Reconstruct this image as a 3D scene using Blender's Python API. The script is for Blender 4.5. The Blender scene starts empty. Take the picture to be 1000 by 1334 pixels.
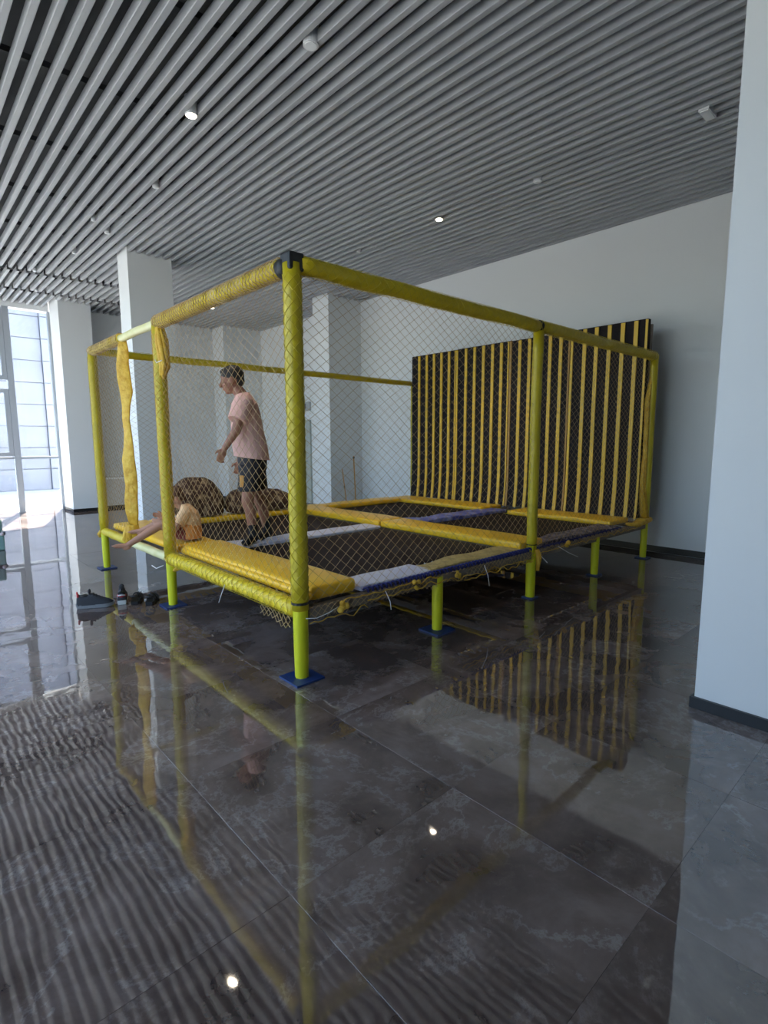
import bpy, bmesh, math, random
from mathutils import Vector, Matrix, noise
random.seed(7)
S = bpy.context.scene
COL = S.collection
R = math.radians
PI = math.pi

# ------------------------------------------------------------------ camera
cam_d = bpy.data.cameras.new('camera')
cam = bpy.data.objects.new('camera', cam_d)
COL.objects.link(cam)
YAW, PITCH, ROLL, FPX = 0.83, 0.1315, -0.0035, 703.94
fw = Vector((math.cos(YAW)*math.cos(PITCH), math.sin(YAW)*math.cos(PITCH), -math.sin(PITCH)))
rt = fw.cross(Vector((0, 0, 1))).normalized()
up = rt.cross(fw)
r2 = math.cos(ROLL)*rt + math.sin(ROLL)*up
u2 = -math.sin(ROLL)*rt + math.cos(ROLL)*up
M = Matrix((r2, u2, -fw)).transposed().to_4x4()
M.translation = Vector((0, 0, 1.45))
cam.matrix_world = M
cam_d.sensor_fit = 'VERTICAL'
cam_d.sensor_height = 24.0
cam_d.lens = FPX/1334*24.0
cam_d.clip_start = 0.05
cam_d.clip_end = 300
S.camera = cam

# ------------------------------------------------------------------ world, sun, exposure
w = bpy.data.worlds.new('sky')
S.world = w
w.use_nodes = True
wt = w.node_tree
bg = wt.nodes['Background']
sky = wt.nodes.new('ShaderNodeTexSky')
sky.sky_type = 'NISHITA'
sky.sun_disc = False
sky.sun_elevation = R(55)
sky.sun_rotation = R(17)
sky.air_density = 1.0
sky.dust_density = 2.5
sky.ozone_density = 1.0
hsv = wt.nodes.new('ShaderNodeHueSaturation')
hsv.inputs['Saturation'].default_value = 0.98
wt.links.new(sky.outputs[0], hsv.inputs['Color'])
wt.links.new(hsv.outputs[0], bg.inputs[0])
bg.inputs[1].default_value = 0.72

sun_d = bpy.data.lights.new('sun', 'SUN')
sun_d.energy = 42.0
sun_d.angle = R(0.6)
sun_d.color = (1.0, 0.96, 0.9)
sun = bpy.data.objects.new('sun', sun_d)
COL.objects.link(sun)
sdir = Vector((-0.30*math.cos(R(55)), -0.954*math.cos(R(55)), -math.sin(R(55))))
sun.rotation_euler = sdir.to_track_quat('-Z', 'Y').to_euler()

S.view_settings.view_transform = 'Standard'
S.view_settings.look = 'None'
S.view_settings.gamma = 1
S.view_settings.use_curve_mapping = False
S.view_settings.exposure = 0.48

# ------------------------------------------------------------------ materials
def mat(name, col, rough=0.5, metal=0.0, col2=None, nscale=6.0, bump=0.0, bscale=30.0,
        bdist=0.01, emit=0.0, ior=1.5, spec=None, sheen=0.0, contrast=(0.35, 0.65), coat=0.0, detail=4.0):
    m = bpy.data.materials.new(name)
    m.use_nodes = True
    nt = m.node_tree
    b = nt.nodes['Principled BSDF']
    b.inputs['Base Color'].default_value = (*col, 1)
    b.inputs['Roughness'].default_value = rough
    b.inputs['Metallic'].default_value = metal
    b.inputs['IOR'].default_value = ior
    b.inputs['Coat Weight'].default_value = coat
    if sheen:
        b.inputs['Sheen Weight'].default_value = sheen
    if emit:
        b.inputs['Emission Color'].default_value = (*col, 1)
        b.inputs['Emission Strength'].default_value = emit
    tc = nt.nodes.new('ShaderNodeTexCoord')
    if col2:
        n = nt.nodes.new('ShaderNodeTexNoise')
        n.inputs['Scale'].default_value = nscale
        n.inputs['Detail'].default_value = detail
        nt.links.new(tc.outputs['Object'], n.inputs['Vector'])
        r = nt.nodes.new('ShaderNodeValToRGB')
        r.color_ramp.elements[0].position = contrast[0]
        r.color_ramp.elements[1].position = contrast[1]
        r.color_ramp.elements[0].color = (*col, 1)
        r.color_ramp.elements[1].color = (*col2, 1)
        nt.links.new(n.outputs['Fac'], r.inputs[0])
        nt.links.new(r.outputs[0], b.inputs['Base Color'])
    if bump:
        n2 = nt.nodes.new('ShaderNodeTexNoise')
        n2.inputs['Scale'].default_value = bscale
        n2.inputs['Detail'].default_value = 3
        nt.links.new(tc.outputs['Object'], n2.inputs['Vector'])
        bp = nt.nodes.new('ShaderNodeBump')
        bp.inputs['Strength'].default_value = bump
        bp.inputs['Distance'].default_value = bdist
        nt.links.new(n2.outputs['Fac'], bp.inputs['Height'])
        nt.links.new(bp.outputs[0], b.inputs['Normal'])
    return m

def floor_mat():
    m = bpy.data.materials.new('polished_marble')
    m.use_nodes = True
    nt = m.node_tree
    N, L = nt.nodes.new, nt.links.new
    b = nt.nodes['Principled BSDF']
    geo = N('ShaderNodeNewGeometry')
    oi = N('ShaderNodeObjectInfo')
    # each tile shows its own cut of the stone
    comb = N('ShaderNodeCombineXYZ')
    mul = N('ShaderNodeMath'); mul.operation = 'MULTIPLY'; mul.inputs[1].default_value = 37.0
    L(oi.outputs['Random'], mul.inputs[0])
    L(mul.outputs[0], comb.inputs[2])
    add = N('ShaderNodeVectorMath'); add.operation = 'ADD'
    L(geo.outputs['Position'], add.inputs[0]); L(comb.outputs[0], add.inputs[1])
    n1 = N('ShaderNodeTexNoise'); n1.inputs['Scale'].default_value = 2.6
    n1.inputs['Detail'].default_value = 8; n1.inputs['Roughness'].default_value = 0.62
    n1.inputs['Distortion'].default_value = 0.35
    L(add.outputs[0], n1.inputs['Vector'])
    r1 = N('ShaderNodeValToRGB')
    e = r1.color_ramp.elements
    e[0].position = 0.34; e[0].color = (0.075, 0.051, 0.042, 1)
    e[1].position = 0.68; e[1].color = (0.215, 0.162, 0.140, 1)
    x = e.new(0.50); x.color = (0.130, 0.094, 0.079, 1)
    L(n1.outputs['Fac'], r1.inputs[0])
    # pale veins
    n2 = N('ShaderNodeTexNoise'); n2.inputs['Scale'].default_value = 1.3
    n2.inputs['Detail'].default_value = 9; n2.inputs['Roughness'].default_value = 0.7
    n2.inputs['Distortion'].default_value = 0.25
    L(add.outputs[0], n2.inputs['Vector'])
    s = N('ShaderNodeMath'); s.operation = 'SUBTRACT'; s.inputs[1].default_value = 0.5
    L(n2.outputs['Fac'], s.inputs[0])
    a = N('ShaderNodeMath'); a.operation = 'ABSOLUTE'; L(s.outputs[0], a.inputs[0])
    r2_ = N('ShaderNodeValToRGB')
    e = r2_.color_ramp.elements
    e[0].position = 0.0; e[0].color = (1, 1, 1, 1)
    e[1].position = 0.018; e[1].color = (0, 0, 0, 1)
    L(a.outputs[0], r2_.inputs[0])
    vm = N('ShaderNodeMath'); vm.operation = 'MULTIPLY'
    rr = N('ShaderNodeValToRGB')
    rr.color_ramp.elements[0].position = 0.42; rr.color_ramp.elements[1].position = 0.62
    L(n1.outputs['Fac'], rr.inputs[0])
    L(r2_.outputs[0], vm.inputs[0]); L(rr.outputs[0], vm.inputs[1])
    mix = N('ShaderNodeMixRGB'); mix.inputs[2].default_value = (0.27, 0.23, 0.21, 1)
    L(vm.outputs[0], mix.inputs[0]); L(r1.outputs[0], mix.inputs[1])
    L(mix.outputs[0], b.inputs['Base Color'])
    b.inputs['Roughness'].default_value = 0.028
    b.inputs['IOR'].default_value = 2.25
    # the polish is not flat: slight ripples bend what it mirrors
    n3 = N('ShaderNodeTexNoise'); n3.inputs['Scale'].default_value = 7.0
    n3.inputs['Detail'].default_value = 1.0
    L(add.outputs[0], n3.inputs['Vector'])
    bp = N('ShaderNodeBump'); bp.inputs['Strength'].default_value = 1.0
    bp.inputs['Distance'].default_value = FLOOR_RIPPLE
    L(n3.outputs['Fac'], bp.inputs['Height'])
    L(bp.outputs[0], b.inputs['Normal'])
    return m
FLOOR_RIPPLE = 0.0006

def glass_mat():
    m = bpy.data.materials.new('window_glass')
    m.use_nodes = True
    nt = m.node_tree
    for n in list(nt.nodes):
        if n.type == 'BSDF_PRINCIPLED':
            nt.nodes.remove(n)
    out = nt.nodes['Material Output']
    tr = nt.nodes.new('ShaderNodeBsdfTransparent'); tr.inputs[0].default_value = (0.93, 0.97, 0.98, 1)
    gl = nt.nodes.new('ShaderNodeBsdfGlossy'); gl.inputs['Roughness'].default_value = 0.0
    lw = nt.nodes.new('ShaderNodeLayerWeight'); lw.inputs[0].default_value = 0.5
    pw = nt.nodes.new('ShaderNodeMath'); pw.operation = 'POWER'; pw.inputs[1].default_value = 5.0
    fr = nt.nodes.new('ShaderNodeMath'); fr.operation = 'MULTIPLY_ADD'; fr.inputs[1].default_value = 0.9; fr.inputs[2].default_value = 0.03
    nt.links.new(lw.outputs['Facing'], pw.inputs[0]); nt.links.new(pw.outputs[0], fr.inputs[0])
    mx = nt.nodes.new('ShaderNodeMixShader')
    nt.links.new(fr.outputs[0], mx.inputs[0]); nt.links.new(tr.outputs[0], mx.inputs[1])
    nt.links.new(gl.outputs[0], mx.inputs[2]); nt.links.new(mx.outputs[0], out.inputs[0])
    return m

MT = dict(
    wall=mat('white_wall_paint', (0.78, 0.79, 0.79), 0.65, bump=0.05, bscale=60, bdist=0.002),
    skirt=mat('black_skirting', (0.012, 0.012, 0.013), 0.35),
    slat=mat('grey_aluminium_slat', (0.37, 0.38, 0.395), 0.55, col2=(0.41, 0.42, 0.435), nscale=2.0),
    void=mat('dark_ceiling_void', (0.06, 0.065, 0.07), 0.9, col2=(0.10, 0.105, 0.11), nscale=1.5),
    carrier=mat('dark_carrier', (0.06, 0.065, 0.07), 0.6),
    floor=floor_mat(),
    grout=mat('dark_grout', (0.06, 0.052, 0.048), 0.7),
    frame_al=mat('glare_grey_window_frame', (0.42, 0.45, 0.49), 0.45, metal=0.2),  # base colour lightened to carry the window glare on the mullions
    glass=glass_mat(),
    facade=mat('pale_facade_panel', (0.24, 0.245, 0.29), 0.6, col2=(0.27, 0.275, 0.32), nscale=1.2),
    facade_back=mat('facade_joint', (0.18, 0.185, 0.22), 0.8),
    asphalt=mat('unseen_grey_ground', (0.18, 0.18, 0.175), 0.85, col2=(0.22, 0.215, 0.21), nscale=2.0),  # unseen left ground, given a dark tone to cut bounce onto the ceiling
    paving=mat('pale_paving', (0.60, 0.58, 0.55), 0.8, col2=(0.66, 0.64, 0.61), nscale=2.0),
    post=mat('yellow_post_padding', (0.48, 0.37, 0.008), 0.42, col2=(0.56, 0.44, 0.010), nscale=5, bump=0.35, bscale=22, bdist=0.006),
    rail=mat('yellow_rail_padding', (0.60, 0.44, 0.008), 0.40, col2=(0.70, 0.53, 0.010), nscale=8, bump=0.5, bscale=26, bdist=0.008),
    leg=mat('lime_yellow_leg', (0.62, 0.62, 0.012), 0.40, col2=(0.68, 0.67, 0.015), nscale=5, bump=0.2, bscale=16, bdist=0.004),
    brightrail=mat('bright_yellow_padding', (0.78, 0.56, 0.015), 0.38, col2=(0.84, 0.64, 0.03), nscale=8, bump=0.25, bscale=20, bdist=0.006),
    barerail=mat('pale_yellow_tube', (0.72, 0.68, 0.30), 0.35, col2=(0.78, 0.74, 0.42), nscale=9),
    plate=mat('blue_foot_plate', (0.008, 0.035, 0.15), 0.4),
    pad=mat('golden_vinyl_pad', (0.88, 0.50, 0.012), 0.36, col2=(0.92, 0.56, 0.02), nscale=4, bump=0.25, bscale=6, bdist=0.008),
    jump=mat('black_jumping_mat', (0.022, 0.014, 0.012), 0.75, col2=(0.034, 0.023, 0.019), nscale=60, ior=1.25, bump=0.3, bscale=300, bdist=0.001),
    bluecov=mat('blue_spring_cover', (0.08, 0.11, 0.50), 0.4, col2=(0.36, 0.40, 0.72), nscale=9, contrast=(0.42, 0.62), bump=0.6, bscale=14, bdist=0.02),
    whitecov=mat('white_spring_cover', (0.70, 0.70, 0.76), 0.42, col2=(0.58, 0.58, 0.72), nscale=5, bump=0.4, bscale=12, bdist=0.01),
    tancov=mat('tan_spring_cover', (0.42, 0.30, 0.10), 0.6, col2=(0.62, 0.46, 0.16), nscale=14, bump=0.8, bscale=18, bdist=0.02),
    darkcov=mat('dark_spring_cover', (0.03, 0.025, 0.06), 0.5, col2=(0.30, 0.26, 0.34), nscale=22, contrast=(0.5, 0.62), bump=0.8, bscale=20, bdist=0.02),
    bluerope=mat('blue_rope', (0.012, 0.016, 0.13), 0.6),
    beam=mat('weathered_beam', (0.13, 0.10, 0.085), 0.6, col2=(0.22, 0.18, 0.14), nscale=7),
    net=mat('tan_net_cord', (0.44, 0.29, 0.12), 0.7, col2=(0.52, 0.38, 0.20), nscale=2),
    netwrap=mat('yellow_net_cord', (0.55, 0.42, 0.03), 0.6),
    bunch=mat('golden_gathered_net', (0.62, 0.34, 0.02), 0.6, col2=(0.74, 0.47, 0.05), nscale=14, contrast=(0.4, 0.6), bump=0.9, bscale=24, bdist=0.02),
    tie=mat('white_cable_tie', (0.85, 0.85, 0.85), 0.4),
    black=mat('black_rubber', (0.012, 0.012, 0.012), 0.5),
    board=mat('black_wall_pad', (0.008, 0.005, 0.006), 0.9, col2=(0.014, 0.009, 0.010), nscale=30),
    stripe=mat('yellow_stripe', (0.76, 0.47, 0.02), 0.42, bump=0.15, bscale=10, bdist=0.006),
    stripe2=mat('brown_yellow_seam', (0.42, 0.22, 0.04), 0.5),
    skin=mat('skin', (0.30, 0.13, 0.08), 0.5, col2=(0.36, 0.165, 0.105), nscale=8),
    skin2=mat('child_skin', (0.44, 0.22, 0.14), 0.5),
    hair=mat('black_hair', (0.012, 0.010, 0.010), 0.6, bump=0.4, bscale=90, bdist=0.004),
    hair2=mat('brown_hair', (0.09, 0.035, 0.018), 0.6, bump=0.4, bscale=90, bdist=0.004),
    pink=mat('pink_shirt', (0.72, 0.43, 0.38), 0.8, bump=0.6, bscale=9, bdist=0.02),
    shorts=mat('black_shorts', (0.014, 0.012, 0.016), 0.7, bump=0.5, bscale=12, bdist=0.01),
    print_=mat('orange_print', (0.75, 0.38, 0.10), 0.7),
    sock=mat('black_socks', (0.015, 0.015, 0.018), 0.8),
    peach=mat('peach_shirt', (0.86, 0.56, 0.30), 0.8, bump=0.6, bscale=14, bdist=0.02),
    orange=mat('orange_shirt', (0.80, 0.34, 0.08), 0.8, bump=0.6, bscale=14, bdist=0.02),
    maroon=mat('maroon_shorts', (0.22, 0.04, 0.04), 0.8),
    bundle=mat('brown_mottled_cloth', (0.07, 0.032, 0.018), 0.85, col2=(0.32, 0.21, 0.11), nscale=16, contrast=(0.5, 0.66), bump=0.7, bscale=9, bdist=0.03),
    shoe_grey=mat('dark_grey_mesh', (0.035, 0.035, 0.04), 0.8, bump=0.4, bscale=120, bdist=0.003),
    sole=mat('grey_sole', (0.22, 0.22, 0.23), 0.6),
    whitesole=mat('white_sole', (0.62, 0.62, 0.60), 0.5),
    red=mat('red_trim', (0.42, 0.02, 0.03), 0.5),
    strap=mat('black_strap', (0.012, 0.012, 0.015), 0.5),
    lamp=mat('lit_lamp', (1.0, 0.86, 0.66), 0.5, emit=26.0),
    lampoff=mat('unlit_lamp', (0.86, 0.87, 0.88), 0.3),
    lamphouse=mat('white_lamp_ring', (0.75, 0.75, 0.76), 0.4),
    wood=mat('wooden_pole', (0.68, 0.34, 0.08), 0.5),
    door=mat('grey_green_door', (0.46, 0.50, 0.46), 0.5),
    switch=mat('grey_switch', (0.40, 0.42, 0.43), 0.4),
    screen=mat('dark_screen', (0.06, 0.06, 0.07), 0.3),
    cab=mat('beige_cabinet', (0.60, 0.56, 0.50), 0.6),
    cabtop=mat('white_counter', (0.85, 0.85, 0.84), 0.4),
    green=mat('pale_green_plastic', (0.30, 0.46, 0.42), 0.4),
    pinkdot=mat('pale_pink_clasp', (0.85, 0.66, 0.68), 0.4),
)

# ------------------------------------------------------------------ mesh helpers
class MB:
    def __init__(s):
        s.v = []; s.f = []
    def add(s, vs, fs):
        o = len(s.v)
        s.v += [tuple(p) for p in vs]
        s.f += [tuple(i+o for i in f) for f in fs]
    def box(s, x0, x1, y0, y1, z0, z1):
        s.add([(x0,y0,z0),(x1,y0,z0),(x1,y1,z0),(x0,y1,z0),(x0,y0,z1),(x1,y0,z1),(x1,y1,z1),(x0,y1,z1)],
              [(0,3,2,1),(4,5,6,7),(0,1,5,4),(1,2,6,5),(2,3,7,6),(3,0,4,7)])
    def tube(s, pts, r, n=8, cap=True):
        pts = [Vector(p) for p in pts]
        rs = r if isinstance(r, (list, tuple)) else [r]*len(pts)
        vs = []; fs = []
        prev = None
        for i, p in enumerate(pts):
            if i == 0: t = pts[1]-pts[0]
            elif i == len(pts)-1: t = pts[-1]-pts[-2]
            else: t = pts[i+1]-pts[i-1]
            t.normalize()
            if prev is None:
                a = t.cross(Vector((0, 0, 1)))
                if a.length < 0.1: a = t.cross(Vector((1, 0, 0)))
            else:
                a = prev - t*prev.dot(t)
            a.normalize(); prev = a
            b = t.cross(a)
            for k in range(n):
                an = 2*PI*k/n
                vs.append(p + (a*math.cos(an)+b*math.sin(an))*rs[i])
        for i in range(len(pts)-1):
            for k in range(n):
                fs.append((i*n+k, i*n+(k+1) % n, (i+1)*n+(k+1) % n, (i+1)*n+k))
        if cap:
            fs.append(tuple(range(n-1, -1, -1)))
            fs.append(tuple((len(pts)-1)*n+k for k in range(n)))
        s.add(vs, fs)
    def loft(s, rings):
        # rings: list of (center, axis_a * ra, axis_b * rb); closed tube with flat ends
        n = 20
        vs = []; fs = []
        for c, a, b in rings:
            c, a, b = Vector(c), Vector(a), Vector(b)
            for k in range(n):
                an = 2*PI*k/n
                vs.append(c + a*math.cos(an) + b*math.sin(an))
        m = len(rings)
        for i in range(m-1):
            for k in range(n):
                fs.append((i*n+k, i*n+(k+1) % n, (i+1)*n+(k+1) % n, (i+1)*n+k))
        fs.append(tuple(range(n-1, -1, -1)))
        fs.append(tuple((m-1)*n+k for k in range(n)))
        s.add(vs, fs)
    def ball(s, c, r, nu=14, nv=9, rot=None):
        c = Vector(c)
        if not isinstance(r, (tuple, list)): r = (r, r, r)
        vs = [(0, 0, 1)]
        for j in range(1, nv):
            th = PI*j/nv
            for i in range(nu):
                ph = 2*PI*i/nu
                vs.append((math.sin(th)*math.cos(ph), math.sin(th)*math.sin(ph), math.cos(th)))
        vs.append((0, 0, -1))
        out = []
        for v in vs:
            q = Vector((v[0]*r[0], v[1]*r[1], v[2]*r[2]))
            if rot: q = rot @ q
            out.append(c+q)
        fs = [(0, 1+i, 1+(i+1) % nu) for i in range(nu)]
        for j in range(nv-2):
            for i in range(nu):
                a = 1+j*nu
                fs.append((a+i, a+nu+i, a+nu+(i+1) % nu, a+(i+1) % nu))
        l = len(out)-1; a = 1+(nv-2)*nu
        fs += [(l, a+(i+1) % nu, a+i) for i in range(nu)]
        s.add(out, fs)
    def limb(s, p0, p1, r0, r1):
        p0, p1 = Vector(p0), Vector(p1)
        s.tube([p0, p0.lerp(p1, .33), p0.lerp(p1, .66), p1], [r0, r0*.67+r1*.33, r0*.33+r1*.67, r1], 14)
        s.ball(p0, r0); s.ball(p1, r1)
    def mesh(s, name):
        me = bpy.data.meshes.new(name)
        me.from_pydata(s.v, [], s.f)
        bm = bmesh.new(); bm.from_mesh(me)
        bmesh.ops.recalc_face_normals(bm, faces=bm.faces)
        bm.to_mesh(me); bm.free()
        return me
    def build(s, name, m, parent=None, smooth=False, loc=None):
        return link(name, s.mesh(name), m, parent, smooth, loc)

def link(name, me, m, parent=None, smooth=False, loc=None):
    o = bpy.data.objects.new(name, me)
    COL.objects.link(o)
    if m and not me.materials: me.materials.append(m)
    if smooth:
        me.shade_smooth()
    if parent: o.parent = parent
    if loc: o.location = loc
    return o

def smooth_angle(o, deg=40):
    me = o.data
    me.shade_smooth()
    bm = bmesh.new(); bm.from_mesh(me)
    for e in bm.edges:
        if len(e.link_faces) == 2 and e.calc_face_angle(0) > R(deg): e.smooth = False
    bm.to_mesh(me); bm.free()

def rbox(x0, x1, y0, y1, z0, z1, bev=0.015, seg=3, cuts=0, jitter=0.0):
    bm = bmesh.new()
    bmesh.ops.create_cube(bm, size=1)
    for v in bm.verts:
        v.co = Vector(((x0+x1)/2+v.co.x*(x1-x0), (y0+y1)/2+v.co.y*(y1-y0), (z0+z1)/2+v.co.z*(z1-z0)))
    bmesh.ops.bevel(bm, geom=list(bm.edges), offset=bev, segments=seg, profile=0.5, affect='EDGES')
    if cuts:
        L = max(x1-x0, y1-y0)
        ax = 0 if (x1-x0) >= (y1-y0) else 1
        lo = x0 if ax == 0 else y0
        for k in range(1, cuts):
            co = Vector((0, 0, 0)); co[ax] = lo + L*k/cuts
            no = Vector((0, 0, 0)); no[ax] = 1
            bmesh.ops.bisect_plane(bm, geom=bm.verts[:]+bm.edges[:]+bm.faces[:], plane_co=co, plane_no=no)
        for v in bm.verts:
            d = noise.noise(v.co*2.3)*jitter
            if v.co.z > (z0+z1)/2: v.co.z += d
    me = bpy.data.meshes.new('pad')
    bm.to_mesh(me); bm.free()
    return me

def empty(name, loc=(0, 0, 0), rz=0):
    o = bpy.data.objects.new(name, None)
    COL.objects.link(o)
    o.location = loc; o.rotation_euler = (0, 0, rz)
    o.empty_display_size = 0.1
    return o

def tag(o, label, cat, group=None):
    o['label'] = label; o['category'] = cat
    if group: o['group'] = group
    return o

def struct(o, label=None):
    o['kind'] = 'structure'
    if label: o['label'] = label
    return o

def copy_tree(o, parent=None):
    c = o.copy(); COL.objects.link(c); c.parent = parent
    for ch in list(o.children): copy_tree(ch, c)
    return c

def remesh(o, vox, it=4, fac=0.5):
    m = o.modifiers.new('Remesh', 'REMESH')
    m.mode = 'VOXEL'; m.voxel_size = vox; m.use_smooth_shade = True
    s = o.modifiers.new('Smooth', 'SMOOTH'); s.factor = fac; s.iterations = it

# ------------------------------------------------------------------ room shell
X0, X1 = -1.3, 7.28          # window wall on the left, solid wall on the right
Y0, Y1 = -3.2, 13.15         # behind the camera, far wall
YW = 13.3                    # far window plane
ZC, ZT = 4.2, 4.85

m = MB(); m.box(X0-.3, X1+.3, Y0-.3, YW+.2, -0.30, -0.006)
floor = struct(m.build('floor', MT['grout']))
# marble tiles, 0.8 m, joint lines at X=0.83+0.8k, Y=2.96+0.8k (2.16, ...)
TS = 0.8
tile = MB()
g = TS/2-0.0004
b = 0.0003
tile.add([(-g,-g,-.005),(g,-g,-.005),(g,g,-.005),(-g,g,-.005),
          (-g,-g,-b),(g,-g,-b),(g,g,-b),(-g,g,-b),
          (-g+b,-g+b,0),(g-b,-g+b,0),(g-b,g-b,0),(-g+b,g-b,0)],
         [(0,3,2,1),(0,1,5,4),(1,2,6,5),(2,3,7,6),(3,0,4,7),(4,5,9,8),(5,6,10,9),(6,7,11,10),(7,4,8,11),(8,9,10,11)])
tile_me = tile.mesh('marble_tile'); tile_me.materials.append(MT['floor'])
tx = [0.83-0.4+TS*k for k in range(-2, 9)]
ty = [2.96-0.4+TS*k for k in range(-6, 14)]
for x in tx:
    for y in ty:
        o = link('marble_tile', tile_me, None, floor)
        o.location = (x, y, random.uniform(-.0003, 0))
        o.rotation_euler = (random.gauss(0, .0007), random.gauss(0, .0007), 0)

m = MB(); m.box(X0-.3, X1+.3, Y0-.3, YW+.2, ZT, ZT+.25)
ceiling = struct(m.build('ceiling', MT['void']))
m = MB()
for k in range(13):
    y = -2.4+1.25*k
    m.box(X0+.1, X1-.02, y, y+.035, ZC+.095, ZC+.14)
m.build('carrier_rails', MT['carrier'], ceiling)['kind'] = 'stuff'

def wallbox(name, x0, x1, y0, y1, z0, z1, mt='wall', parent=None, lab=None):
    m = MB(); m.box(x0, x1, y0, y1, z0, z1)
    o = m.build(name, MT[mt], parent)
    if parent is None: struct(o, lab)
    return o
wr = wallbox('wall_right', X1, X1+.2, Y0-.2, YW+.15, -.01, ZT)
wallbox('wall_far', 3.3, X1, Y1, YW+.15, -.01, ZT)
wallbox('wall_back', X0-.2, X1, Y0-.2, Y0, -.01, ZT)
wallbox('baseboard_right', X1-.012, X1, Y0, 8.62, 0, .08, 'skirt')
wallbox('baseboard_far', 3.35, 6.2, Y1-.012, Y1, 0, .08, 'skirt')
wallbox('wall_soffit', X0, 2.74, YW-.05, YW+.15, 4.11, ZT)

PIL = [(2.85, 3.50, 8.65, 9.10), (2.75, 3.34, 12.5, 13.3), (6.47, 7.28, 8.63, 9.15), (6.25, 7.28, 12.58, 13.15), (3.13, 3.82, 0.22, 0.92)]
plab = ['square white pillar behind the trampoline entrance', 'white pillar beside the far window, lit on its window side',
        'white pillar standing against the right wall behind the trampoline', 'white pillar in the far right corner of the hall',
        'large pale pillar in the right foreground with black skirting']
for (a, b_, c, d), lb in zip(PIL, plab):
    e_ = empty('pillar', ((a+b_)/2, (c+d)/2, 0)); struct(e_, lb)
    m = MB(); m.box(a-(a+b_)/2, b_-(a+b_)/2-.001, c-(c+d)/2, d-(c+d)/2-.001, 0, ZT)
    m.build('shaft', MT['wall'], e_)
    t = .018 if a > 3 and c < 1 else .008
    m = MB(); m.box(a-(a+b_)/2-t, b_-(a+b_)/2+(t if b_ < 7 else -.002), c-(c+d)/2-t, d-(c+d)/2+(t if d < 13 else -.002), 0.001, .062)
    m.build('skirting', MT['skirt'], e_)

# ceiling slats, three lengths laid end to end, cut where a pillar stands
PITCH_S, WS, HS = 0.1283, 0.047, 0.075
cache = {}
def slat(x, y0, y1):
    L_ = round(y1-y0, 3)
    if L_ not in cache:
        m = MB()
        hw, t = WS/2, 0.004
        prof = [(-hw, HS), (-hw, .004), (-hw+.004, 0), (hw-.004, 0), (hw, .004), (hw, HS), (hw-t, HS), (hw-t, t), (-hw+t, t), (-hw+t, HS)]
        n = len(prof)
        vs = [(px, -L_/2, pz) for px, pz in prof]+[(px, L_/2, pz) for px, pz in prof]
        m.add(vs, [(i, (i+1) % n, n+(i+1) % n, n+i) for i in range(n)]+[(0, 1, 8, 9), (1, 2, 3, 4, 7, 8), (4, 5, 6, 7), (n+0, n+9, n+8, n+1), (n+1, n+8, n+7, n+4, n+3, n+2), (n+4, n+7, n+6, n+5)])
        me = m.mesh('ceiling_slat'); me.materials.append(MT['slat'])
        cache[L_] = me
    o = link('ceiling_slat', cache[L_], None, ceiling)
    o.location = (x, (y0+y1)/2, ZC+random.uniform(0, .0015))
x = 0.8242
while x > X0+.12: x -= PITCH_S
xs = []
while x < X1-.03:
    if x > X0+.05: xs.append(x)
    x += PITCH_S
for x in xs:
    segs = [(Y0+.02, 10.68), (10.82, 12.00), (12.13, YW-.06 if x < 2.7 else Y1-.02)]
    if x > 4.3: segs = [(Y0+.02, Y1-.02)]
    for y0, y1 in segs:
        parts = [(y0, y1)]
        for (a, b_, c, d) in PIL:
            if a-.03 < x < b_+.03:
                np_ = []
                for (p, q) in parts:
                    if d+.01 <= p or c-.01 >= q: np_.append((p, q)); continue
                    if c-.01 > p: np_.append((p, c-.01))
                    if d+.01 < q: np_.append((d+.01, q))
                parts = np_
        for p, q in parts:
            if q-p > .08: slat(x, p, q)

# far window (in view) and the window wall on the left (out of view, lights the hall)
def window(name, horiz, p, a0, a1, cols, zbars, top, casement=None):
    # horiz: frame runs along X at Y=p, else along Y at X=p
    e_ = empty(name, (0, 0, 0)); struct(e_)
    def bx(u0, u1, w0, w1, z0, z1, nm, mt):
        m = MB()
        if horiz: m.box(u0, u1, p+w0, p+w1, z0, z1)
        else: m.box(p+w0, p+w1, u0, u1, z0, z1)
        return m.build(nm, MT[mt], e_)
    for u in cols: bx(u-.055, u+.055, -.06, .06, 0, top, 'mullion', 'frame_al')
    cc = sorted(cols)
    for z in zbars:
        for i in range(len(cc)-1):
            bx(cc[i]+.055, cc[i+1]-.055, -.035, .035, z-.025, z+.025, 'transom', 'frame_al')
    zz = [0]+list(zbars)+[top]
    for i in range(len(cc)-1):
        for j in range(len(zz)-1):
            bx(cc[i]+.055, cc[i+1]-.055, -.004, .004, zz[j]+(.026 if j else .001), zz[j+1]-.026, 'pane', 'glass')
    if casement:
        for (u0, u1, z0, z1) in casement:
            m = MB()
            for (q0, q1, s0, s1) in [(u0, u1, z0, z0+.08), (u0, u1, z1-.08, z1), (u0, u0+.08, z0+.08, z1-.08), (u1-.08, u1, z0+.08, z1-.08)]:
                m.box(q0, q1, p-.055, p-.01, s0, s1)
            m.build('casement', MT['frame_al'], e_)
    return e_
window('window_1', True, YW, X0, 2.7, [-1.2, 0.05, 1.98, 2.76], [1.12], 4.11,
       casement=[(.11, 1.92, 1.16, 2.5), (.11, 1.92, 2.68, 4.08)])
window('window_2', False, X0, 0.8, YW, [0.85+2.07*k for k in range(7)], [1.12, 3.2], 4.2)
wallbox('wall_left_unseen', X0-.12, X0+.06, 0.8, YW, 4.2, ZT)
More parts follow.
